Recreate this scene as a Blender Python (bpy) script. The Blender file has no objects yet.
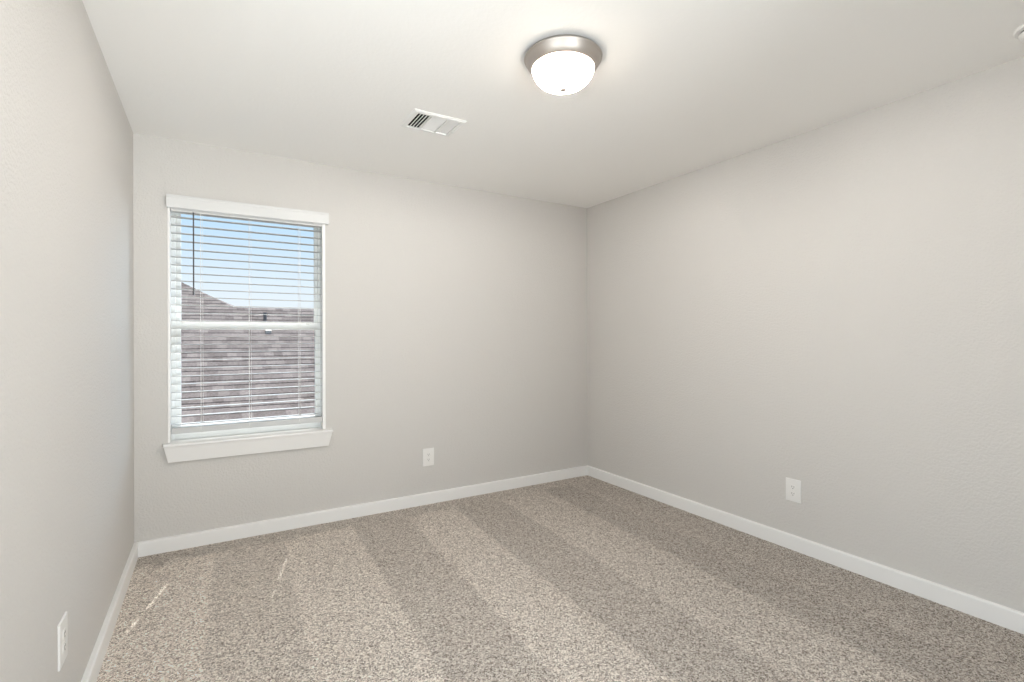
import bpy, bmesh, math, random
from mathutils import Vector, Matrix

random.seed(7)
scene = bpy.context.scene
COL = scene.collection
PI = math.pi

# ------------------------------------------------------------------ camera
CX, CZ = 0.0, 1.2557
FPX, YAW, ROLL, HORIZON = 501.3, math.radians(30.861), math.radians(-0.1494), 337.63
cam_data = bpy.data.cameras.new('camera')
cam = bpy.data.objects.new('camera', cam_data)
COL.objects.link(cam)
cam_data.sensor_width = 36.0
cam_data.lens = FPX / 1024.0 * 36.0
cam_data.shift_y = (HORIZON - 341.0) / 1024.0
cam_data.clip_start = 0.02
_r = Vector((math.cos(YAW), -math.sin(YAW), 0))
_f = Vector((math.sin(YAW), math.cos(YAW), 0))
_u = Vector((0, 0, 1))
_right = _r * math.cos(ROLL) + _u * math.sin(ROLL)
_up = -_r * math.sin(ROLL) + _u * math.cos(ROLL)
_m = Matrix((_right, _up, -_f)).transposed().to_4x4()
_m.translation = Vector((0, 0, CZ))
cam.matrix_world = _m
scene.camera = cam

# ------------------------------------------------------------------ colour management
scene.view_settings.view_transform = 'Standard'
scene.view_settings.look = 'None'
scene.view_settings.exposure = 0.0
scene.view_settings.gamma = 1.0
scene.view_settings.use_curve_mapping = False
scene.cycles.max_bounces = 14
scene.cycles.diffuse_bounces = 8
scene.cycles.transparent_max_bounces = 16
scene.cycles.sample_clamp_indirect = 8.0
scene.cycles.caustics_reflective = False
scene.cycles.caustics_refractive = False

# ------------------------------------------------------------------ sky
SKY_FILL = 7.5  # strength of the added sky lobe that fills the left wall
world = bpy.data.worlds.new('sky')
scene.world = world
world.use_nodes = True
nt = world.node_tree
nt.nodes.clear()
w_out = nt.nodes.new('ShaderNodeOutputWorld')
w_bg = nt.nodes.new('ShaderNodeBackground')
w_tc = nt.nodes.new('ShaderNodeTexCoord')
w_sep = nt.nodes.new('ShaderNodeSeparateXYZ')
w_ramp = nt.nodes.new('ShaderNodeValToRGB')
nt.links.new(w_tc.outputs['Generated'], w_sep.inputs[0])
nt.links.new(w_sep.outputs['Z'], w_ramp.inputs[0])
nt.links.new(w_ramp.outputs[0], w_bg.inputs[0])
nt.links.new(w_bg.outputs[0], w_out.inputs[0])
w_glare = nt.nodes.new('ShaderNodeMapRange')      # sky above the view brightened towards sun height to light the room
w_glare.interpolation_type = 'SMOOTHSTEP'
w_glare.inputs['From Min'].default_value = 0.25
w_glare.inputs['From Max'].default_value = 0.60
w_glare.inputs['To Min'].default_value = 1.08
w_glare.inputs['To Max'].default_value = 1.8
nt.links.new(w_sep.outputs['Z'], w_glare.inputs['Value'])
w_dot = nt.nodes.new('ShaderNodeVectorMath')        # bright sky lobe added out of view, right of the neighbour
w_dot.operation = 'DOT_PRODUCT'
w_dot.inputs[1].default_value = (0.656, 0.656, 0.375)
nt.links.new(w_tc.outputs['Generated'], w_dot.inputs[0])
w_lobe = nt.nodes.new('ShaderNodeMapRange')
w_lobe.interpolation_type = 'SMOOTHSTEP'
w_lobe.inputs['From Min'].default_value = 0.84
w_lobe.inputs['From Max'].default_value = 0.95
w_lobe.inputs['To Min'].default_value = 0.0
w_lobe.inputs['To Max'].default_value = SKY_FILL
nt.links.new(w_dot.outputs['Value'], w_lobe.inputs['Value'])
w_add = nt.nodes.new('ShaderNodeMath')
w_add.operation = 'ADD'
nt.links.new(w_glare.outputs[0], w_add.inputs[0])
nt.links.new(w_lobe.outputs[0], w_add.inputs[1])
nt.links.new(w_add.outputs[0], w_bg.inputs[1])
cr = w_ramp.color_ramp
cr.elements[0].position = 0.0
cr.elements[0].color = (0.93, 0.95, 0.98, 1)
cr.elements[1].position = 0.24
cr.elements[1].color = (0.47, 0.73, 1.0, 1)
e = cr.elements.new(0.10)
e.color = (0.78, 0.89, 1.0, 1)
e = cr.elements.new(0.7)
e.color = (0.62, 0.76, 0.96, 1)

# ------------------------------------------------------------------ sun
SUN_AZ = Vector((-0.266, -0.964, 0)).normalized()
SUN_EL = math.radians(55.4)
sun_dir = (SUN_AZ * math.cos(SUN_EL) + Vector((0, 0, -math.sin(SUN_EL)))).normalized()
sun_data = bpy.data.lights.new('sun', 'SUN')
sun_data.energy = 7.5
sun_data.angle = math.radians(0.53)
sun_data.color = (1.0, 0.96, 0.90)
sun = bpy.data.objects.new('sun', sun_data)
COL.objects.link(sun)
sun.rotation_euler = (-sun_dir).to_track_quat('Z', 'Y').to_euler()
sun.location = (2, 8, 8)

BULB_STRENGTH = 2950.0
GLASS_GLOW = 13.5
LAMP_COLOR = (1.0, 0.98, 0.955)

# area lights added as fill behind two made-up windows: one in the left wall beside
# the viewpoint, one in the rear wall that the light enters obliquely
W2A, W2B, W2Z0, W2Z1 = -0.50, 1.10, 0.60, 2.15
W3A, W3B, W3Z0, W3Z1 = -0.25, 1.15, 0.15, 2.10


def fill_light(name, loc, direction, w, h, energy):
    d = bpy.data.lights.new(name, 'AREA')
    d.shape = 'RECTANGLE'
    d.size, d.size_y = w, h
    d.energy = energy
    d.color = (0.95, 0.98, 1.0)
    o = bpy.data.objects.new(name, d)
    COL.objects.link(o)
    o.location = loc
    o.rotation_euler = Vector(direction).to_track_quat('-Z', 'Z').to_euler()


fill_light('fill_light_side', (-0.393 - 0.45, (W2A + W2B) / 2, (W2Z0 + W2Z1) / 2 - 0.35), (1, 0.35, 0.08), W2B - W2A, W2Z1 - W2Z0, 46.0)
fill_light('fill_light_rear', (0.95, -2.8, 0.20), (-0.12, 1, 0.45), 1.5, 1.6, 240.0)


# ------------------------------------------------------------------ materials
def new_mat(name):
    m = bpy.data.materials.new(name)
    m.use_nodes = True
    n = m.node_tree
    return m, n, n.nodes['Principled BSDF'], n.links


def plain(name, color, rough=0.5, metal=0.0, spec=0.5):
    m, n, b, l = new_mat(name)
    b.inputs['Base Color'].default_value = (*color, 1)
    b.inputs['Roughness'].default_value = rough
    b.inputs['Metallic'].default_value = metal
    b.inputs['Specular IOR Level'].default_value = spec
    return m


def paint(name, color, scale, strength, rough=0.85, dist=0.001):
    """painted, lightly textured plaster"""
    m, n, b, l = new_mat(name)
    b.inputs['Base Color'].default_value = (*color, 1)
    b.inputs['Roughness'].default_value = rough
    b.inputs['Specular IOR Level'].default_value = 0.25
    tc = n.nodes.new('ShaderNodeTexCoord')
    no = n.nodes.new('ShaderNodeTexNoise')
    no.inputs['Scale'].default_value = scale
    no.inputs['Detail'].default_value = 3.0
    no.inputs['Roughness'].default_value = 0.55
    ra = n.nodes.new('ShaderNodeValToRGB')
    ra.color_ramp.elements[0].position = 0.40
    ra.color_ramp.elements[1].position = 0.62
    bu = n.nodes.new('ShaderNodeBump')
    bu.inputs['Strength'].default_value = strength
    bu.inputs['Distance'].default_value = dist
    l.new(tc.outputs['Object'], no.inputs['Vector'])
    l.new(no.outputs['Fac'], ra.inputs[0])
    l.new(ra.outputs[0], bu.inputs['Height'])
    l.new(bu.outputs[0], b.inputs['Normal'])
    return m


M_WALL = paint('greige_wall_paint', (0.605, 0.586, 0.562), 95, 0.8)
M_CEIL = paint('ceiling_paint', (0.88, 0.87, 0.85), 60, 0.25)
M_TRIM = plain('white_trim_paint', (0.82, 0.813, 0.80), 0.35)
M_PLASTIC = plain('white_plastic', (0.78, 0.77, 0.75), 0.35)
M_SLOT = plain('dark_slot', (0.04, 0.038, 0.035), 0.6)
M_VINYL = plain('white_vinyl', (0.83, 0.84, 0.825), 0.4)
M_BLIND = plain('white_faux_wood', (0.67, 0.67, 0.665), 0.4)
M_SLAT = plain('slat_faux_wood', (0.54, 0.54, 0.535), 0.45)
M_CORD = plain('white_cord', (0.80, 0.79, 0.77), 0.8)
M_WAND = plain('smoky_acrylic_wand', (0.10, 0.10, 0.11), 0.25)
M_VENTWHITE = plain('white_enamel', (0.80, 0.80, 0.79), 0.4)
M_DUCT = plain('dark_duct', (0.03, 0.03, 0.032), 0.7)
M_FASCIA = plain('painted_fascia', (0.62, 0.60, 0.57), 0.6)
M_SIDING = plain('tan_siding', (0.42, 0.38, 0.34), 0.7)
M_PIPE = plain('dark_vent_pipe', (0.09, 0.085, 0.09), 0.5)
M_FLASH = plain('pale_flashing', (0.30, 0.29, 0.28), 0.4)


def nickel():
    m, n, b, l = new_mat('brushed_nickel')
    b.inputs['Base Color'].default_value = (0.50, 0.46, 0.425, 1)
    b.inputs['Metallic'].default_value = 1.0
    b.inputs['Roughness'].default_value = 0.48
    tc = n.nodes.new('ShaderNodeTexCoord')
    mp = n.nodes.new('ShaderNodeMapping')
    mp.inputs['Scale'].default_value = (6, 6, 900)
    no = n.nodes.new('ShaderNodeTexNoise')
    no.inputs['Scale'].default_value = 1.0
    bu = n.nodes.new('ShaderNodeBump')
    bu.inputs['Strength'].default_value = 0.15
    bu.inputs['Distance'].default_value = 0.0005
    l.new(tc.outputs['Object'], mp.inputs[0])
    l.new(mp.outputs[0], no.inputs['Vector'])
    l.new(no.outputs['Fac'], bu.inputs['Height'])
    l.new(bu.outputs[0], b.inputs['Normal'])
    return m


M_NICKEL = nickel()


def glow_glass():
    """frosted alabaster glass: lets part of the bulb light straight through and glows itself"""
    m, n, b, l = new_mat('lit_alabaster_glass')
    b.inputs['Base Color'].default_value = (0.85, 0.82, 0.76, 1)
    b.inputs['Roughness'].default_value = 0.3
    b.inputs['Emission Color'].default_value = (1.0, 0.86, 0.72, 1)
    tc = n.nodes.new('ShaderNodeTexCoord')
    no = n.nodes.new('ShaderNodeTexNoise')
    no.inputs['Scale'].default_value = 14
    no.inputs['Distortion'].default_value = 1.5
    mr = n.nodes.new('ShaderNodeMapRange')
    mr.inputs['To Min'].default_value = GLASS_GLOW * 0.8
    mr.inputs['To Max'].default_value = GLASS_GLOW * 1.2
    l.new(tc.outputs['Object'], no.inputs['Vector'])
    l.new(no.outputs['Fac'], mr.inputs['Value'])
    l.new(mr.outputs[0], b.inputs['Emission Strength'])
    tr = n.nodes.new('ShaderNodeBsdfTransparent')
    tr.inputs[0].default_value = (1.0, 0.98, 0.95, 1)
    mix = n.nodes.new('ShaderNodeMixShader')
    mix.inputs[0].default_value = 0.5
    l.new(tr.outputs[0], mix.inputs[1])
    l.new(b.outputs[0], mix.inputs[2])
    l.new(mix.outputs[0], n.nodes['Material Output'].inputs[0])
    return m


def bulb_mat():
    m, n, b, l = new_mat('lit_bulb')
    b.inputs['Base Color'].default_value = (0.8, 0.8, 0.8, 1)
    b.inputs['Emission Color'].default_value = (*LAMP_COLOR, 1)
    b.inputs['Emission Strength'].default_value = BULB_STRENGTH
    return m


M_BULB = bulb_mat()
M_GLOW = glow_glass()


def window_glass():
    m = bpy.data.materials.new('clear_window_glass')
    m.use_nodes = True
    n = m.node_tree
    n.nodes.clear()
    out = n.nodes.new('ShaderNodeOutputMaterial')
    tr = n.nodes.new('ShaderNodeBsdfTransparent')
    tr.inputs[0].default_value = (0.965, 0.975, 0.97, 1)
    n.links.new(tr.outputs[0], out.inputs[0])
    return m


M_GLASS = window_glass()


def carpet():
    m, n, b, l = new_mat('beige_cut_pile_carpet')
    b.inputs['Roughness'].default_value = 1.0
    b.inputs['Specular IOR Level'].default_value = 0.05
    N = n.nodes.new
    tc = N('ShaderNodeTexCoord')
    # yarn flecks
    wob = N('ShaderNodeTexNoise')
    wob.inputs['Scale'].default_value = 60
    wadd = N('ShaderNodeMixRGB')
    wadd.blend_type = 'ADD'
    wadd.inputs[0].default_value = 0.02
    l.new(tc.outputs['Object'], wob.inputs['Vector'])
    l.new(tc.outputs['Object'], wadd.inputs[1])
    l.new(wob.outputs['Color'], wadd.inputs[2])
    vo = N('ShaderNodeTexVoronoi')
    vo.inputs['Scale'].default_value = 210
    l.new(wadd.outputs[0], vo.inputs['Vector'])
    no = N('ShaderNodeTexNoise')
    no.inputs['Scale'].default_value = 240
    no.inputs['Detail'].default_value = 4
    no.inputs['Roughness'].default_value = 0.7
    l.new(tc.outputs['Object'], no.inputs['Vector'])
    sx = N('ShaderNodeSeparateColor')
    l.new(vo.outputs['Color'], sx.inputs[0])
    av = N('ShaderNodeMath')
    av.operation = 'MULTIPLY_ADD'
    av.inputs[1].default_value = 0.45
    l.new(sx.outputs[0], av.inputs[0])
    sc_ = N('ShaderNodeMath')
    sc_.operation = 'MULTIPLY'
    sc_.inputs[1].default_value = 0.62
    l.new(no.outputs['Fac'], sc_.inputs[0])
    l.new(sc_.outputs[0], av.inputs[2])
    ra = N('ShaderNodeValToRGB')
    c = ra.color_ramp
    c.elements[0].position = 0.33
    c.elements[0].color = (0.209, 0.175, 0.146, 1)
    c.elements[1].position = 0.70
    c.elements[1].color = (0.950, 0.890, 0.810, 1)
    e = c.elements.new(0.45)
    e.color = (0.522, 0.452, 0.397, 1)
    e = c.elements.new(0.56)
    e.color = (0.682, 0.599, 0.532, 1)
    l.new(av.outputs[0], ra.inputs[0])
    # vacuum tracks: nap brushed two ways, plus the room's light falloff painted left to right
    sep = N('ShaderNodeSeparateXYZ')
    l.new(tc.outputs['Object'], sep.inputs[0])
    edge = N('ShaderNodeTexNoise')
    edge.inputs['Scale'].default_value = 9
    edge.inputs['Detail'].default_value = 3
    l.new(tc.outputs['Object'], edge.inputs['Vector'])
    sh = N('ShaderNodeMath')                       # x - 0.045*(y-3.3)
    sh.operation = 'MULTIPLY_ADD'
    sh.inputs[1].default_value = -0.042
    l.new(sep.outputs['Y'], sh.inputs[0])
    l.new(sep.outputs['X'], sh.inputs[2])
    jit = N('ShaderNodeMath')
    jit.operation = 'MULTIPLY_ADD'
    jit.inputs[1].default_value = 0.05
    l.new(edge.outputs['Fac'], jit.inputs[0])
    l.new(sh.outputs[0], jit.inputs[2])
    mr = N('ShaderNodeMapRange')
    X0, X1 = -0.7, 3.2
    OFF = -0.042 * 3.3 + 0.025
    mr.inputs['From Min'].default_value = X0 + OFF
    mr.inputs['From Max'].default_value = X1 + OFF
    l.new(jit.outputs[0], mr.inputs['Value'])
    st = N('ShaderNodeValToRGB')
    st.color_ramp.interpolation = 'LINEAR'
    bands = [(-0.60, 0.90), (-0.06, 0.92), (-0.035, 1.0), (0.0, 0.98), (0.012, 0.66), (0.365, 0.54), (0.385, 0.80),  # levels sink towards the right: light falloff painted into the nap tone
             (0.47, 0.70), (0.66, 0.64), (0.785, 0.67), (0.805, 0.30), (1.155, 0.28), (1.175, 0.57), (1.52, 0.49),
             (1.54, 0.16), (1.90, 0.15), (1.92, 0.38), (2.32, 0.30), (2.34, 0.04), (2.60, 0.04), (2.63, 0.17),
             (2.80, 0.10), (3.1, 0.05)]
    els = st.color_ramp.elements
    for i, (x, v) in enumerate(bands):
        p = (x - X0) / (X1 - X0)
        if i == 0:
            el = els[0]
            el.position = p
        elif i == len(bands) - 1:
            el = els[-1]
            el.position = p
        else:
            el = els.new(p)
        el.color = (v, v, v, 1)
    l.new(mr.outputs[0], st.inputs[0])
    # the tracks stop short of the back wall
    endn = N('ShaderNodeMath')
    endn.operation = 'MULTIPLY_ADD'
    endn.inputs[1].default_value = 0.25
    l.new(edge.outputs['Fac'], endn.inputs[0])
    l.new(sep.outputs['Y'], endn.inputs[2])
    em = N('ShaderNodeMapRange')
    em.inputs['From Min'].default_value = 3.47
    em.inputs['From Max'].default_value = 3.58
    l.new(endn.outputs[0], em.inputs['Value'])
    mx = N('ShaderNodeMixRGB')
    mx.inputs[2].default_value = (0.25, 0.25, 0.25, 1)
    l.new(em.outputs[0], mx.inputs[0])
    l.new(st.outputs[0], mx.inputs[1])
    gain = N('ShaderNodeMapRange')
    gain.inputs['To Min'].default_value = 0.74
    gain.inputs['To Max'].default_value = 1.36
    l.new(mx.outputs[0], gain.inputs['Value'])
    mul = N('ShaderNodeMixRGB')
    mul.blend_type = 'MULTIPLY'
    mul.inputs[0].default_value = 1.0
    l.new(ra.outputs[0], mul.inputs[1])
    l.new(gain.outputs[0], mul.inputs[2])
    l.new(mul.outputs[0], b.inputs['Base Color'])
    # pile relief
    bu = N('ShaderNodeBump')
    bu.inputs['Strength'].default_value = 0.9
    bu.inputs['Distance'].default_value = 0.006
    hm = N('ShaderNodeMath')
    hm.operation = 'SUBTRACT'
    l.new(no.outputs['Fac'], hm.inputs[0])
    l.new(vo.outputs['Distance'], hm.inputs[1])
    l.new(hm.outputs[0], bu.inputs['Height'])
    l.new(bu.outputs[0], b.inputs['Normal'])
    return m


M_CARPET = carpet()


def shingles():
    m, n, b, l = new_mat('weathered_asphalt_shingles')
    b.inputs['Roughness'].default_value = 0.95
    b.inputs['Specular IOR Level'].default_value = 0.1
    N = n.nodes.new
    uv = N('ShaderNodeUVMap')
    uv.uv_map = 'UVMap'
    br = N('ShaderNodeTexBrick')
    br.inputs['Scale'].default_value = 1.0
    br.inputs['Brick Width'].default_value = 0.125
    br.inputs['Row Height'].default_value = 0.14
    br.inputs['Mortar Size'].default_value = 0.0
    br.inputs['Color1'].default_value = (0.0, 0.0, 0.0, 1)
    br.inputs['Color2'].default_value = (1, 1, 1, 1)
    l.new(uv.outputs[0], br.inputs['Vector'])
    no = N('ShaderNodeTexNoise')
    no.inputs['Scale'].default_value = 30
    no.inputs['Detail'].default_value = 5
    l.new(uv.outputs[0], no.inputs['Vector'])
    mx = N('ShaderNodeMixRGB')
    mx.inputs[0].default_value = 0.7
    l.new(br.outputs['Color'], mx.inputs[1])
    l.new(no.outputs['Fac'], mx.inputs[2])
    ra = N('ShaderNodeValToRGB')
    c = ra.color_ramp
    c.elements[0].position = 0.2
    c.elements[0].color = (0.085, 0.067, 0.061, 1)
    c.elements[1].position = 0.8
    c.elements[1].color = (0.275, 0.230, 0.212, 1)
    l.new(mx.outputs[0], ra.inputs[0])
    l.new(ra.outputs[0], b.inputs['Base Color'])
    return m


M_SHINGLE = shingles()


def lawn_mat():
    m, n, b, l = new_mat('lawn_grass')
    no = n.nodes.new('ShaderNodeTexNoise')
    no.inputs['Scale'].default_value = 40
    ra = n.nodes.new('ShaderNodeValToRGB')
    ra.color_ramp.elements[0].color = (0.06, 0.10, 0.03, 1)
    ra.color_ramp.elements[1].color = (0.20, 0.26, 0.10, 1)
    l.new(no.outputs['Fac'], ra.inputs[0])
    l.new(ra.outputs[0], b.inputs['Base Color'])
    b.inputs['Roughness'].default_value = 0.9
    return m


M_LAWN = lawn_mat()


# ------------------------------------------------------------------ mesh helpers
def box(bm, x0, x1, y0, y1, z0, z1, bevel=0.0, seg=2, edges=None):
    r = bmesh.ops.create_cube(bm, size=1.0)
    vs = r['verts']
    for v in vs:
        v.co.x = x0 if v.co.x < 0 else x1
        v.co.y = y0 if v.co.y < 0 else y1
        v.co.z = z0 if v.co.z < 0 else z1
    if bevel > 0:
        es = {e for v in vs for e in v.link_edges}
        if edges:
            es = {e for e in es if edges(e)}
        bmesh.ops.bevel(bm, geom=list(es), offset=bevel, segments=seg, profile=0.5, affect='EDGES')


def hexa(bm, b, t, bevel=0.0):
    """b, t: four bottom and four top corners, counter-clockwise seen from above"""
    vb = [bm.verts.new(p) for p in b]
    vt = [bm.verts.new(p) for p in t]
    fs = [bm.faces.new(vb[::-1]), bm.faces.new(vt)]
    for i in range(4):
        j = (i + 1) % 4
        fs.append(bm.faces.new((vb[i], vb[j], vt[j], vt[i])))
    if bevel > 0:
        es = {e for f in fs for e in f.edges}
        bmesh.ops.bevel(bm, geom=list(es), offset=bevel, segments=2, profile=0.5, affect='EDGES')


def extrude_profile(bm, prof, axis_fn, a, b):
    """prof: closed 2-D outline; axis_fn(p, t) -> 3-D point at station t"""
    va = [bm.verts.new(axis_fn(p, a)) for p in prof]
    vb = [bm.verts.new(axis_fn(p, b)) for p in prof]
    k = len(prof)
    for i in range(k):
        j = (i + 1) % k
        bm.faces.new((va[i], va[j], vb[j], vb[i]))
    bm.faces.new(va[::-1])
    bm.faces.new(vb)


def lathe(bm, prof, c=(0, 0, 0), n=64):
    """prof: list of (radius, z); ends with radius 0 are closed to a point"""
    rings = []
    for r, z in prof:
        if r < 1e-6:
            rings.append([bm.verts.new((c[0], c[1], c[2] + z))])
        else:
            rings.append([bm.verts.new((c[0] + r * math.cos(2 * PI * i / n), c[1] + r * math.sin(2 * PI * i / n), c[2] + z))
                          for i in range(n)])
    for A, B in zip(rings, rings[1:]):
        if len(A) == 1 and len(B) == 1:
            continue
        for i in range(n):
            j = (i + 1) % n
            if len(A) == 1:
                bm.faces.new((A[0], B[j], B[i]))
            elif len(B) == 1:
                bm.faces.new((A[i], A[j], B[0]))
            else:
                bm.faces.new((A[i], A[j], B[j], B[i]))


def tube(bm, p0, p1, r, n=10):
    p0, p1 = Vector(p0), Vector(p1)
    d = p1 - p0
    q = d.to_track_quat('Z', 'Y').to_matrix().to_4x4()
    mt = Matrix.Translation((p0 + p1) / 2) @ q
    bmesh.ops.create_cone(bm, cap_ends=True, segments=n, radius1=r, radius2=r, depth=d.length, matrix=mt)


def obj(name, bm, mat, parent=None, smooth=False):
    bmesh.ops.recalc_face_normals(bm, faces=bm.faces[:])
    me = bpy.data.meshes.new(name)
    bm.to_mesh(me)
    bm.free()
    me.materials.append(mat)
    if smooth:
        for p in me.polygons:
            p.use_smooth = True
        try:
            me.set_sharp_from_angle(angle=math.radians(38))
        except Exception:
            pass
    o = bpy.data.objects.new(name, me)
    COL.objects.link(o)
    if parent is not None:
        o.parent = parent
    return o


def tag(o, label, cat, group=None, kind=None):
    o['label'] = label
    o['category'] = cat
    if group:
        o['group'] = group
    if kind:
        o['kind'] = kind
    return o


def thing(name, loc, label, cat, group=None, rz=0.0, kind=None):
    o = bpy.data.objects.new(name, None)
    o.empty_display_size = 0.05
    COL.objects.link(o)
    o.location = loc
    o.rotation_euler = (0, 0, rz)
    return tag(o, label, cat, group, kind)


# ------------------------------------------------------------------ room shell
LX, RX, BY, RY, H = -0.389, 2.9507, 3.5923, -0.75, 2.44
T = 0.16                                   # wall thickness
OX0, OX1, OZ0, OZ1 = -0.228, 0.663, 0.604, 2.092   # window opening in the back wall
VX0, VX1, VY0, VY1 = 0.914, 1.179, 2.491, 2.700     # register opening in the ceiling

def weld(bm):
    """merge touching blocks into one shell without inner faces"""
    bmesh.ops.remove_doubles(bm, verts=bm.verts[:], dist=1e-5)
    seen = {}
    for f in bm.faces[:]:
        key = tuple(round(c, 4) for c in f.calc_center_median())
        seen.setdefault(key, []).append(f)
    bmesh.ops.delete(bm, geom=[f for fs in seen.values() if len(fs) > 1 for f in fs], context='FACES')


bm = bmesh.new()
box(bm, LX - T, RX + T, RY - T, BY + T, -0.15, 0.0)
tag(obj('floor', bm, M_CARPET), 'beige flecked wall-to-wall carpet with straight vacuum tracks', 'carpet', kind='structure')

bm = bmesh.new()
xs = [LX - T, VX0, VX1, RX + T]
ys = [RY - T, VY0, VY1, BY + T]
for i in range(3):
    for j in range(3):
        if i == 1 and j == 1:
            continue
        box(bm, xs[i], xs[i + 1], ys[j], ys[j + 1], H, H + 0.12)
weld(bm)
tag(obj('ceiling', bm, M_CEIL), 'smooth off-white painted ceiling', 'ceiling', kind='structure')

bm = bmesh.new()
ys = [RY - T, W2A, W2B, BY + T]
zs = [0, W2Z0, W2Z1, H]
for i in range(3):
    for j in range(3):
        if i == 1 and j == 1:
            continue
        box(bm, LX - T, LX, ys[i], ys[i + 1], zs[j], zs[j + 1])
weld(bm)
tag(obj('wall_left', bm, M_WALL), 'textured greige wall left of the window', 'wall', kind='structure')
bm = bmesh.new()
box(bm, RX, RX + T, RY - T, BY + T, 0, H)
tag(obj('wall_right', bm, M_WALL), 'wide bare greige wall on the right', 'wall', kind='structure')
bm = bmesh.new()
xs = [LX, W3A, W3B, RX]
zs = [0, W3Z0, W3Z1, H]
for i in range(3):
    for j in range(3):
        if i == 1 and j == 1:
            continue
        box(bm, xs[i], xs[i + 1], RY - T, RY, zs[j], zs[j + 1])
weld(bm)
tag(obj('wall_rear', bm, M_WALL), 'greige wall behind the viewpoint', 'wall', kind='structure')

bm = bmesh.new()
xs = [LX, OX0, OX1, RX]
zs = [0, OZ0, OZ1, H]
for i in range(3):
    for j in range(3):
        if i == 1 and j == 1:
            continue
        box(bm, xs[i], xs[i + 1], BY, BY + T, zs[j], zs[j + 1])
weld(bm)
tag(obj('wall_back', bm, M_WALL), 'greige wall holding the window', 'wall', kind='structure')

bm = bmesh.new()  # window added beside the viewpoint to pass the side fill light
ym = (W2A + W2B) / 2
for (a, b, c, d) in ((W2A, W2A + .04, W2Z0, W2Z1), (W2B - .04, W2B, W2Z0, W2Z1), (W2A + .04, W2B - .04, W2Z0, W2Z0 + .04),
                     (W2A + .04, W2B - .04, W2Z1 - .04, W2Z1), (ym - .02, ym + .02, W2Z0 + .04, W2Z1 - .04)):
    box(bm, LX - 0.12, LX - 0.06, a, b, c, d)
w2 = tag(obj('added_window_left', bm, M_VINYL), 'added window in the left wall beside the viewpoint, letting in fill light', 'window', kind='structure')
bm = bmesh.new()
for (a, b) in ((W2A + .038, ym - .018), (ym + .018, W2B - .038)):
    box(bm, LX - 0.092, LX - 0.088, a, b, W2Z0 + .038, W2Z1 - .038)
obj('glass_pane', bm, M_GLASS, w2)

bm = bmesh.new()  # unseen rear window, added as opening for the rear fill light
xm = (W3A + W3B) / 2
for (a, b, c, d) in ((W3A, W3A + .04, W3Z0, W3Z1), (W3B - .04, W3B, W3Z0, W3Z1), (W3A + .04, W3B - .04, W3Z0, W3Z0 + .04),
                     (W3A + .04, W3B - .04, W3Z1 - .04, W3Z1), (xm - .02, xm + .02, W3Z0 + .04, W3Z1 - .04)):
    box(bm, a, b, RY - 0.12, RY - 0.06, c, d)
w3 = tag(obj('added_window_rear', bm, M_VINYL), 'added window in the wall behind the viewpoint, letting in fill light', 'window', kind='structure')
bm = bmesh.new()
for (a, b) in ((W3A + .038, xm - .018), (xm + .018, W3B - .038)):
    box(bm, a, b, RY - 0.092, RY - 0.088, W3Z0 + .038, W3Z1 - .038)
obj('glass_pane', bm, M_GLASS, w3)

# baseboards: flat boards with an eased top edge
BH, BT = 0.084, 0.021
prof = [(0, 0), (BT, 0), (BT, BH - 0.006), (BT - 0.002, BH - 0.002), (BT - 0.006, BH), (0, BH)]
bm = bmesh.new()
extrude_profile(bm, prof, lambda p, t: (LX + p[0], t, p[1]), RY, BY)
tag(obj('baseboard_left', bm, M_TRIM), 'white baseboard along the left wall', 'baseboard', kind='structure')
bm = bmesh.new()
extrude_profile(bm, prof, lambda p, t: (RX - p[0], t, p[1]), RY, BY)
tag(obj('baseboard_right', bm, M_TRIM), 'white baseboard along the right wall', 'baseboard', kind='structure')
bm = bmesh.new()
extrude_profile(bm, prof, lambda p, t: (t, BY - p[0], p[1]), LX + BT, RX - BT)
tag(obj('baseboard_back', bm, M_TRIM), 'white baseboard under the window wall', 'baseboard', kind='structure')
bm = bmesh.new()
extrude_profile(bm, prof, lambda p, t: (t, RY + p[0], p[1]), LX + BT, RX - BT)
tag(obj('baseboard_rear', bm, M_TRIM), 'white baseboard along the rear wall', 'baseboard', kind='structure')

# own house outside: the eave above the window
bm = bmesh.new()
box(bm, LX - 2.5, RX + 2.5, BY + T + 0.002, 4.40, H + 0.17, H + 0.19)
box(bm, LX - 2.5, RX + 2.5, 4.38, 4.40, H + 0.15, H + 0.32)
tag(obj('trim_1', bm, M_FASCIA), 'painted soffit and fascia of the eave outside above the window', 'eave', kind='structure')

# ------------------------------------------------------------------ window
JX0, JX1 = OX0 + 0.013, OX1 - 0.019        # inner faces of the jamb liner
FY0, FY1 = BY + 0.085, BY + T - 0.002       # vinyl frame
SZ = 0.636                                  # sill top
win = thing('window_1', (0.224, BY, OZ0), 'white single-hung vinyl window in the back wall behind the blind', 'window', kind='structure')
win_inv = Matrix.Translation(-win.location)


def wpart(name, bm, mat, parent=None, smooth=False):
    bm.transform(win_inv)
    return obj(name, bm, mat, parent or win, smooth)


bm = bmesh.new()                            # jamb liner, flush with the wall
fl = BY - 0.001
box(bm, OX0 + 0.0005, JX0, fl, FY0 - 0.001, SZ, OZ1 - 0.0005, 0.001)
box(bm, JX1, OX1 - 0.0005, fl, FY0 - 0.001, SZ, OZ1 - 0.0005, 0.001)
box(bm, JX0 + 0.0003, JX1 - 0.0003, fl, FY0 - 0.001, OZ1 - 0.008, OZ1 - 0.0005)
wpart('jamb_liner', bm, M_TRIM)

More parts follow.
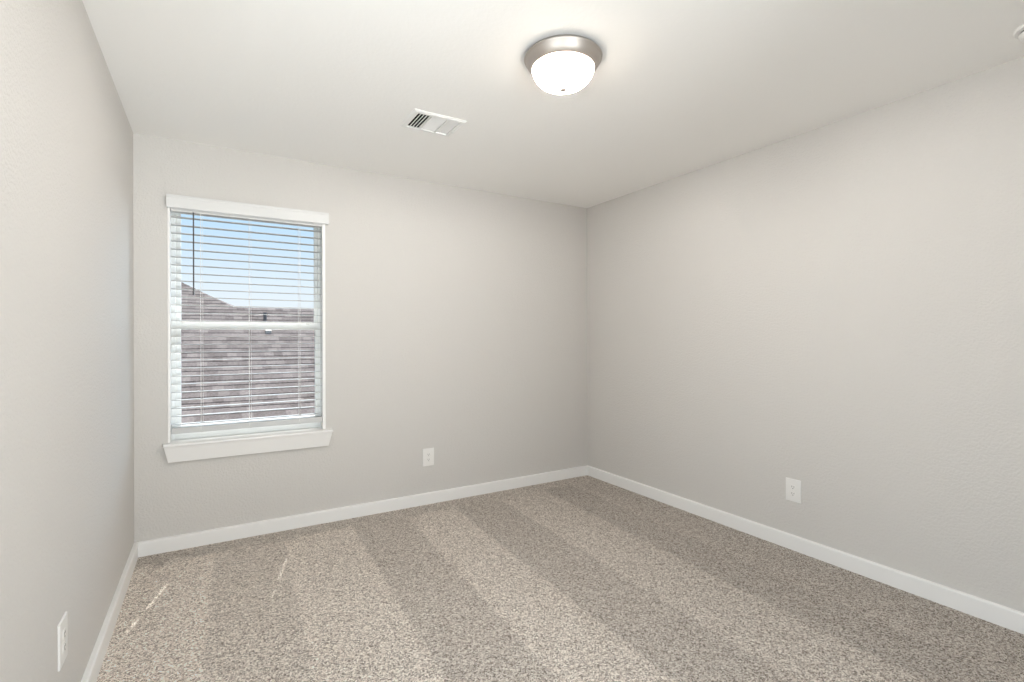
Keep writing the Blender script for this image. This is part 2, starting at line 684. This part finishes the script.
bm = bmesh.new()                            # stool with horns past the opening, nosing rounded
box(bm, OX0 + 0.001, OX1 - 0.001, BY - 0.0005, FY0 + 0.004, SZ - 0.022, SZ)
box(bm, -0.250, 0.704, BY - 0.052, BY - 0.0005, SZ - 0.018, SZ, 0.006, 3,
    edges=lambda e: all(v.co.y < BY - 0.03 for v in e.verts))
wpart('window_sill', bm, M_TRIM, smooth=True)
bm = bmesh.new()                            # apron: tapered moulding with returned ends
zt, zb = SZ - 0.0185, 0.524
hexa(bm, [(-0.226, BY - 0.020, zb), (0.678, BY - 0.020, zb), (0.678, BY - 0.0005, zb), (-0.226, BY - 0.0005, zb)],
     [(-0.245, BY - 0.043, zt), (0.699, BY - 0.043, zt), (0.699, BY - 0.0005, zt), (-0.245, BY - 0.0005, zt)])
wpart('apron', bm, M_TRIM)

fx0, fx1, fz0, fz1 = OX0 + 0.004, OX1 - 0.004, OZ0 + 0.012, OZ1 - 0.002
bm = bmesh.new()
fw = 0.030
box(bm, fx0, fx0 + fw, FY0, FY1, fz0, fz1, 0.002)
box(bm, fx1 - fw, fx1, FY0, FY1, fz0, fz1, 0.002)
box(bm, fx0 + fw, fx1 - fw, FY0 + .002, FY1, fz1 - 0.03, fz1)
box(bm, fx0 + fw, fx1 - fw, FY0 + .002, FY1, fz0, SZ + 0.036)
box(bm, fx0 + fw, fx1 - fw, FY0 - 0.004, FY0 + .002, SZ, SZ + 0.020, 0.002)
wpart('window_frame', bm, M_VINYL)

GX0, GX1 = -0.166, 0.612                     # clear glass
MZ0, MZ1 = 1.312, 1.360                      # meeting rail


def sash(name, y0, y1, z0, z1, rb, rt):
    bm = bmesh.new()
    a, b = fx0 + fw - 0.002, fx1 - fw + 0.002
    box(bm, a, GX0, y0, y1, z0, z1, 0.0015)
    box(bm, GX1, b, y0, y1, z0, z1, 0.0015)
    box(bm, GX0 - .001, GX1 + .001, y0 + .001, y1 - .001, z0, z0 + rb, 0.0015)
    box(bm, GX0 - .001, GX1 + .001, y0 + .001, y1 - .001, z1 - rt, z1, 0.0015)
    s = wpart(name, bm, M_VINYL)
    bm = bmesh.new()
    ym = (y0 + y1) / 2
    box(bm, GX0 - .004, GX1 + .004, ym - .002, ym + .002, z0 + rb - .004, z1 - rt + .004)
    wpart('glass_pane', bm, M_GLASS, s)
    return s


up = sash('upper_sash', FY0 + 0.036, FY1 - 0.008, MZ0 + 0.004, fz1 - 0.028, 0.040, 0.030)
lo = sash('lower_sash', FY0 + 0.006, FY0 + 0.034, SZ + 0.034, MZ1, 0.050, MZ1 - MZ0)
for lx in (-0.150, 0.565):
    bm = bmesh.new()
    box(bm, lx - 0.026, lx + 0.026, FY0 + 0.003, FY0 + 0.020, MZ1 - 0.003, MZ1 + 0.007, 0.002)
    box(bm, lx - 0.010, lx + 0.010, FY0 + 0.001, FY0 + 0.010, MZ1 - 0.012, MZ1 + 0.004, 0.002)
    wpart('tilt_latch', bm, M_PLASTIC, lo)

# ------------------------------------------------------------------ blind
SY = BY + 0.034                              # slat centre line
BX0, BX1 = JX0 + 0.003, JX1 - 0.002
blind = thing('window_blind', (0.224, SY, OZ1), 'white faux-wood venetian blind with open slats hanging in the window', 'blind')
bl_inv = Matrix.Translation(-blind.location)


def bpart(name, bm, mat, parent=None, smooth=False):
    bm.transform(bl_inv)
    return obj(name, bm, mat, parent or blind, smooth)


CORDS = (-0.055, 0.209, 0.504)
bm = bmesh.new()                             # valance: moulded board with returns to the wall
vp = [(0.002, 2.030), (0.010, 2.030), (0.012, 2.036), (0.012, 2.088), (0.015, 2.093), (0.015, 2.105), (0.002, 2.105)]
yb = BY - 0.018
extrude_profile(bm, vp, lambda p, t: (t, yb - p[0], p[1]), -0.231, 0.681)
box(bm, -0.2308, -0.2208, yb - 0.003, BY - 0.0005, 2.0305, 2.1045)
box(bm, 0.6708, 0.6808, yb - 0.003, BY - 0.0005, 2.0305, 2.1045)
bpart('valance', bm, M_BLIND)
bm = bmesh.new()
box(bm, BX0, BX1, SY - 0.030, SY + 0.026, 2.016, 2.082, 0.002)
bpart('headrail', bm, M_BLIND)

PITCH, ZTOP, NS = 0.0479, 1.987, 27
SD, ST = 0.0237, 0.0026                       # half depth, thickness
HW, HL = 0.0070, 0.0110                      # half width and half length of a cord slot


def slat_bm(z):
    """one slat: a slightly crowned strip with routed cord slots"""
    bm = bmesh.new()
    xs = [BX0]
    for c in (CORDS[0], CORDS[2]):
        xs += [c - HW, c + HW]
    xs += [BX1]
    ys = [-SD, -0.018, -HL, HL, 0.018, SD]
    crown = lambda y: 0.0012 * (1 - (y / SD) ** 2)
    top = [[bm.verts.new((x, SY + y, z + crown(y))) for y in ys] for x in xs]
    bot = [[bm.verts.new((x, SY + y, z + crown(y) - ST)) for y in ys] for x in xs]
    hole = lambda i, j: i in (1, 3) and j == 2
    nx, ny = len(xs), len(ys)
    for i in range(nx - 1):
        for j in range(ny - 1):
            if hole(i, j):
                for (a, b) in (((i, j), (i + 1, j)), ((i + 1, j), (i + 1, j + 1)), ((i + 1, j + 1), (i, j + 1)), ((i, j + 1), (i, j))):
                    bm.faces.new((top[a[0]][a[1]], top[b[0]][b[1]], bot[b[0]][b[1]], bot[a[0]][a[1]]))
                continue
            bm.faces.new((top[i][j], top[i + 1][j], top[i + 1][j + 1], top[i][j + 1]))
            bm.faces.new((bot[i][j], bot[i][j + 1], bot[i + 1][j + 1], bot[i + 1][j]))
    for i in range(nx - 1):
        for j in (0, ny - 1):
            bm.faces.new((top[i][j], top[i + 1][j], bot[i + 1][j], bot[i][j]))
    for j in range(ny - 1):
        for i in (0, nx - 1):
            bm.faces.new((top[i][j], top[i][j + 1], bot[i][j + 1], bot[i][j]))
    return bm


first = bpart('slat', slat_bm(ZTOP), M_SLAT)
for k in range(1, NS):
    s = first.copy()
    COL.objects.link(s)
    s.parent = blind
    s.location = (0, 0, -PITCH * k + random.uniform(-0.0008, 0.0008))
    s.rotation_euler = (0, 0, 0)

bm = bmesh.new()
box(bm, BX0 + .001, BX1 - .001, SY - 0.025, SY + 0.025, 0.685, 0.720, 0.003)
rail = bpart('bottom_rail', bm, M_SLAT)
for c in CORDS:
    bm = bmesh.new()
    lathe(bm, [(0, 0.681), (0.006, 0.682), (0.0075, 0.6855), (0.0075, 0.690), (0, 0.690)], (c, SY - 0.010, 0), 16)
    bpart('cord_plug', bm, M_PLASTIC, rail, True)
for c in CORDS:
    bm = bmesh.new()
    for y in (SY - SD - 0.0012, SY + SD + 0.0012):
        tube(bm, (c - 0.006, y, 0.70), (c - 0.006, y, 2.02), 0.0009, 6)
    tube(bm, (c + 0.0050, SY - 0.004, 0.70), (c + 0.0050, SY - 0.004, 2.02), 0.0008, 6)
    bpart('ladder_cord', bm, M_CORD)
bm = bmesh.new()
wy = SY - SD - 0.010
tube(bm, (-0.097, wy, 1.522), (-0.097, wy, 2.015), 0.0042, 6)
tube(bm, (-0.097, wy, 1.518), (-0.097, wy, 1.540), 0.0055, 8)
tube(bm, (-0.097, wy, 2.012), (-0.097, wy + 0.010, 2.030), 0.0022, 6)
bpart('tilt_wand', bm, M_WAND)

# ------------------------------------------------------------------ ceiling light
LC = (1.267, 1.697)
lamp = thing('ceiling_light', (LC[0], LC[1], H), 'round flush-mount ceiling light with nickel rim and lit frosted glass bowl', 'ceiling light')
bm = bmesh.new()
lathe(bm, [(0.0, -0.0005), (0.150, -0.0005), (0.151, -0.006), (0.157, -0.0100), (0.1615, -0.0125), (0.1635, -0.0155), (0.1625, -0.0195),
           (0.1600, -0.0225), (0.1585, -0.0215), (0.1570, -0.0245), (0.1535, -0.033), (0.147, -0.045), (0.139, -0.0535), (0.1345, -0.0572),
           (0.130, -0.058), (0.126, -0.054), (0.126, -0.020), (0.0, -0.020)], n=96)
obj('pan', bm, M_NICKEL, lamp, True)
bm = bmesh.new()
gp = []
for i in range(0, 19):
    a = PI / 2 * i / 18
    gp.append((0.1285 * math.cos(a) ** 1.0 if i < 18 else 0.0, -0.0575 - 0.086 * math.sin(a)))
lathe(bm, [(0.124, -0.050)] + gp, n=96)
obj('glass_shade', bm, M_GLOW, lamp, True)
for bx in (-0.05, 0.05):
    bm = bmesh.new()
    bmesh.ops.create_uvsphere(bm, u_segments=16, v_segments=10, radius=0.022, matrix=Matrix.Translation((bx, 0, -0.053)))
    obj('bulb', bm, M_BULB, lamp, True)
bm = bmesh.new()
lathe(bm, [(0.0, -0.1425), (0.0160, -0.1425), (0.0165, -0.1440), (0.0135, -0.1475), (0.0085, -0.1498), (0.0, -0.1508)], n=32)
obj('finial', bm, M_NICKEL, lamp, True)

# ------------------------------------------------------------------ air register
vent = thing('air_register', (1.0465, 2.5955, H), 'white three-way air register in the ceiling near the window', 'air vent')
v_inv = Matrix.Translation(-vent.location)


def vpart(name, bm, mat, smooth=False):
    bm.transform(v_inv)
    return obj(name, bm, mat, vent, smooth)


ax0, ax1, ay0, ay1 = 0.898, 1.195, 2.475, 2.716
ix0, ix1, iy0, iy1 = 0.926, 1.167, 2.500, 2.691
bm = bmesh.new()                              # bevelled face plate
o_ = [(ax0, ay0), (ax1, ay0), (ax1, ay1), (ax0, ay1)]
s_ = 0.010
o2 = [(ax0 + s_, ay0 + s_), (ax1 - s_, ay0 + s_), (ax1 - s_, ay1 - s_), (ax0 + s_, ay1 - s_)]
i_ = [(ix0, iy0), (ix1, iy0), (ix1, iy1), (ix0, iy1)]
rings = [[bm.verts.new((x, y, z)) for x, y in q] for q, z in
         ((o_, H - 0.0005), (o_, H - 0.004), (o2, H - 0.010), (i_, H - 0.010), (i_, H - 0.0005))]
for A, B in zip(rings, rings[1:] + rings[:1]):
    for i in range(4):
        j = (i + 1) % 4
        bm.faces.new((A[i], A[j], B[j], B[i]))
for bx in (1.0085, 1.0965):                   # bars between the banks
    box(bm, bx - 0.004, bx + 0.004, iy0, iy1, H - 0.0098, H + 0.004)
vpart('face_plate', bm, M_VENTWHITE)
bm = bmesh.new()                              # dark duct boot above
box(bm, VX0 + .001, VX1 - .001, VY0 + .001, VY1 - .001, H + 0.10, H + 0.115)
for (a, b, c, d) in ((VX0 + .0005, VX0 + .003, VY0 + .001, VY1 - .001), (VX1 - .003, VX1 - .0005, VY0 + .001, VY1 - .001),
                     (VX0 + .003, VX1 - .003, VY0 + .0005, VY0 + .003), (VX0 + .003, VX1 - .003, VY1 - .003, VY1 - .0005)):
    box(bm, a, b, c, d, H + 0.001, H + 0.10)
vpart('duct_boot', bm, M_DUCT)


def blade_x(xc, lean, th=0.0008):
    """louvre running along y; lean>0 tilts its top towards +x"""
    bm = bmesh.new()
    hd = 0.0085
    d = Vector((lean, 0, 1)).normalized()
    nrm = Vector((d.z, 0, -d.x))
    c = Vector((xc, 0, H - 0.0005))
    q = [c - d * hd - nrm * th, c - d * hd + nrm * th, c + d * hd + nrm * th, c + d * hd - nrm * th]
    extrude_profile(bm, q, lambda p, t: (p.x, t, p.z), iy0 + 0.001, iy1 - 0.001)
    return bm


def blade_y(yc, lean, x0, x1):
    bm = bmesh.new()
    hd, th = 0.0085, 0.0008
    d = Vector((0, lean, 1)).normalized()
    nrm = Vector((0, d.z, -d.y))
    c = Vector((0, yc, H - 0.0005))
    q = [c - d * hd - nrm * th, c - d * hd + nrm * th, c + d * hd + nrm * th, c + d * hd - nrm * th]
    extrude_profile(bm, q, lambda p, t: (t, p.y, p.z), x0, x1)
    return bm


for k in range(5):
    vpart('louver', blade_x(0.932 + 0.0172 * k, 0.8, 0.0022), M_VENTWHITE)
for k in range(12):
    vpart('louver', blade_y(2.510 + 0.0155 * k, -2.5, 1.0130, 1.0920), M_VENTWHITE)
for k in range(5):
    vpart('louver', blade_x(1.106 + 0.0132 * k, -3.5), M_VENTWHITE)
bm = bmesh.new()
box(bm, 1.174, 1.182, 2.62, 2.632, H - 0.016, H - 0.0095, 0.001)
vpart('damper_lever', bm, M_VENTWHITE)

# ------------------------------------------------------------------ smoke detector
smoke = thing('smoke_detector', (2.704, 0.604, H), 'round white smoke detector on the ceiling by the right wall', 'smoke detector')
bm = bmesh.new()
lathe(bm, [(0, -0.0005), (0.070, -0.0005), (0.0725, -0.004), (0.0725, -0.012), (0.070, -0.015), (0.060, -0.016), (0, -0.016)])
obj('base_plate', bm, M_PLASTIC, smoke, True)
bm = bmesh.new()
lathe(bm, [(0.0, -0.0155), (0.055, -0.0155), (0.055, -0.022), (0, -0.022)])
obj('vent_ring', bm, M_SLOT, smoke, True)
bm = bmesh.new()
lathe(bm, [(0, -0.0215), (0.058, -0.0215), (0.0595, -0.024), (0.056, -0.034), (0.048, -0.040), (0.02, -0.0425), (0, -0.043)])
obj('cover', bm, M_PLASTIC, smoke, True)

# ------------------------------------------------------------------ outlets
W2, H2 = 0.0445, 0.0665                        # half sizes of the cover plate


def build_outlet(loc, rz, label):
    """duplex outlet; local +x runs along the wall, -y points into the room"""
    t = thing('wall_outlet', loc, label, 'wall outlet', 'white wall outlets above the baseboards', rz)
    bm = bmesh.new()
    box(bm, -W2, W2, -0.0065, -0.0003, -H2, H2, 0.003, 3,
        edges=lambda e: all(v.co.y < -0.004 for v in e.verts))
    obj('cover_plate', bm, M_PLASTIC, t, True)
    for s in (1, -1):
        bm = bmesh.new()
        pts = []
        for k in range(28):
            a = 2 * PI * k / 28
            pts.append((0.0172 * math.cos(a), max(-0.0140, min(0.0140, 0.0172 * math.sin(a))) + s * 0.0195))
        extrude_profile(bm, pts, lambda p, q: (p[0], q, p[1]), -0.0080, -0.0062)
        r = obj('receptacle', bm, M_PLASTIC, t)
        bm = bmesh.new()
        zc = s * 0.0195
        box(bm, -0.0075, -0.0052, -0.0083, -0.0079, zc - 0.001, zc + 0.0075)
        box(bm, 0.0052, 0.0075, -0.0083, -0.0079, zc - 0.0005, zc + 0.0065)
        pts = [(0.0026 * math.cos(2 * PI * k / 14), zc - 0.0075 + 0.0026 * math.sin(2 * PI * k / 14)) for k in range(14)]
        extrude_profile(bm, pts, lambda p, q: (p[0], q, p[1]), -0.0083, -0.0079)
        obj('slots', bm, M_SLOT, r)
    bm = bmesh.new()
    pts = [(0.0032 * math.cos(2 * PI * k / 16), 0.0032 * math.sin(2 * PI * k / 16)) for k in range(16)]
    extrude_profile(bm, pts, lambda p, q: (p[0], q, p[1]), -0.0076, -0.0062)
    obj('screw', bm, M_PLASTIC, t)
    return t


def copy_tree(o, parent=None):
    c = o.copy()
    COL.objects.link(c)
    if parent is not None:
        c.parent = parent
    for ch in list(o.children):
        copy_tree(ch, c)
    return c


out_a = build_outlet((1.404, BY, 0.352), 0.0, 'white outlet on the back wall right of the window')
out_b = copy_tree(out_a)
out_b.location = (RX, 1.693, 0.348)
out_b.rotation_euler = (0, 0, -PI / 2)
out_b['label'] = 'white outlet low on the bare right wall'
out_c = copy_tree(out_a)
out_c.location = (LX, 1.975, 0.354)
out_c.rotation_euler = (0, 0, PI / 2)
out_c['label'] = 'white outlet seen nearly edge-on on the left wall'

# ------------------------------------------------------------------ outside: neighbouring house and lawn
bm = bmesh.new()
box(bm, -30, 34, BY + T + 0.3, 60, -3.0, -2.9)
tag(obj('lawn', bm, M_LAWN), 'lawn below the window around the neighbouring house', 'lawn', kind='structure')

PITCHR = 0.47
RYD, RZD = 10.35, 1.859                        # ridge line
EYD = 5.95                                     # eave line
EZD = RZD - PITCHR * (RYD - EYD)
HX = 0.245                                     # foot of the hip line
house = thing('house', (0.0, 8.0, -2.9), 'neighbouring house with grey-brown shingled roof outside the window', 'house')
h_inv = Matrix.Translation(-house.location)


def hpart(name, bm, mat, parent=None):
    bm.transform(h_inv)
    return obj(name, bm, mat, parent or house)


bm = bmesh.new()
uvl = bm.loops.layers.uv.new('UVMap')
slope_len = math.hypot(1, PITCHR)
EXPO = 0.14
step = EXPO / slope_len                        # course run in y
THK = 0.008
XL, XR = -9.0, 11.0
APEX_T = 3.2
n_up = int((APEX_T * 1.31) / step)
n_main = int((RYD - EYD) / step)


def rz_(y):
    return EZD + PITCHR * (y - EYD)


def quad(ps, uvs):
    f = bm.faces.new([bm.verts.new(p) for p in ps])
    for lp, u in zip(f.loops, uvs):
        lp[uvl].uv = u


for k in range(n_main + n_up + 1):
    y0 = EYD + k * step
    y1 = y0 + step
    if k < n_main:
        xa, xb = XL, XR
        xa1, xb1 = XL, XR
    else:
        t0 = (y0 - RYD) / 1.31
        t1 = (y1 - RYD) / 1.31
        xb, xb1 = HX - t0, HX - t1
        xa, xa1 = XL, XL
    z0, z1 = rz_(y0), rz_(y1)
    d0, d1 = k * EXPO, (k + 1) * EXPO - 1e-4
    quad([(xa, y0, z0 + THK), (xb, y0, z0 + THK), (xb1, y1, z1), (xa1, y1, z1)],
         [(xa, d0), (xb, d0), (xb1, d1), (xa1, d1)])
    quad([(xa, y0, z0), (xb, y0, z0), (xb, y0, z0 + THK), (xa, y0, z0 + THK)],
         [(xa, d0), (xb, d0), (xb, d0 + .01), (xa, d0 + .01)])
yk = EYD + n_main * step
quad([(HX - 0.1, yk, rz_(yk)), (XR, yk, rz_(yk)), (XR, yk + 4.4, rz_(yk) - 2.07), (HX - 0.1, yk + 4.4, rz_(yk) - 2.07)],
     [(0, 0), (10, 0), (10, 5), (0, 5)])        # the far slopes
ya = EYD + (n_main + n_up + 1) * step
xa_ = HX - (ya - RYD) / 1.31
quad([(HX, RYD, RZD), (HX + 1.5, ya + 2.0, RZD - 0.2), (xa_, ya + 3.0, rz_(ya)), (xa_, ya, rz_(ya))],
     [(0, 0), (3, 0), (3, 3), (0, 3)])
quad([(xa_, ya, rz_(ya)), (xa_, ya + 6, rz_(ya) - 2.8), (XL, ya + 6, rz_(ya) - 2.8), (XL, ya, rz_(ya))],
     [(0, 0), (3, 0), (3, 3), (0, 3)])
roof = hpart('roof', bm, M_SHINGLE)
bm = bmesh.new()
box(bm, XL, XR, EYD - 0.01, EYD + 0.02, EZD - 0.16, EZD + 0.004)
hpart('fascia', bm, M_FASCIA)
bm = bmesh.new()
box(bm, XL + 0.3, XR - 0.3, EYD + 0.4, EYD + 0.55, -2.9, EZD + 0.1)
hpart('wall', bm, M_SIDING)
bm = bmesh.new()
zz = rz_(9.75)
tube(bm, (0.79, 9.75, zz - 0.05), (0.79, 9.75, zz + 0.13), 0.028, 14)
hpart('vent_pipe', bm, M_PIPE, roof)
bm = bmesh.new()
zz = rz_(9.26)
hexa(bm, [(0.760, 9.24, zz - .02), (0.845, 9.24, zz - .02), (0.845, 9.33, zz + .02), (0.760, 9.33, zz + .02)],
     [(0.760, 9.24, zz + .035), (0.845, 9.24, zz + .035), (0.845, 9.33, zz + .07), (0.760, 9.33, zz + .07)])
hpart('roof_vent', bm, M_FLASH, roof)
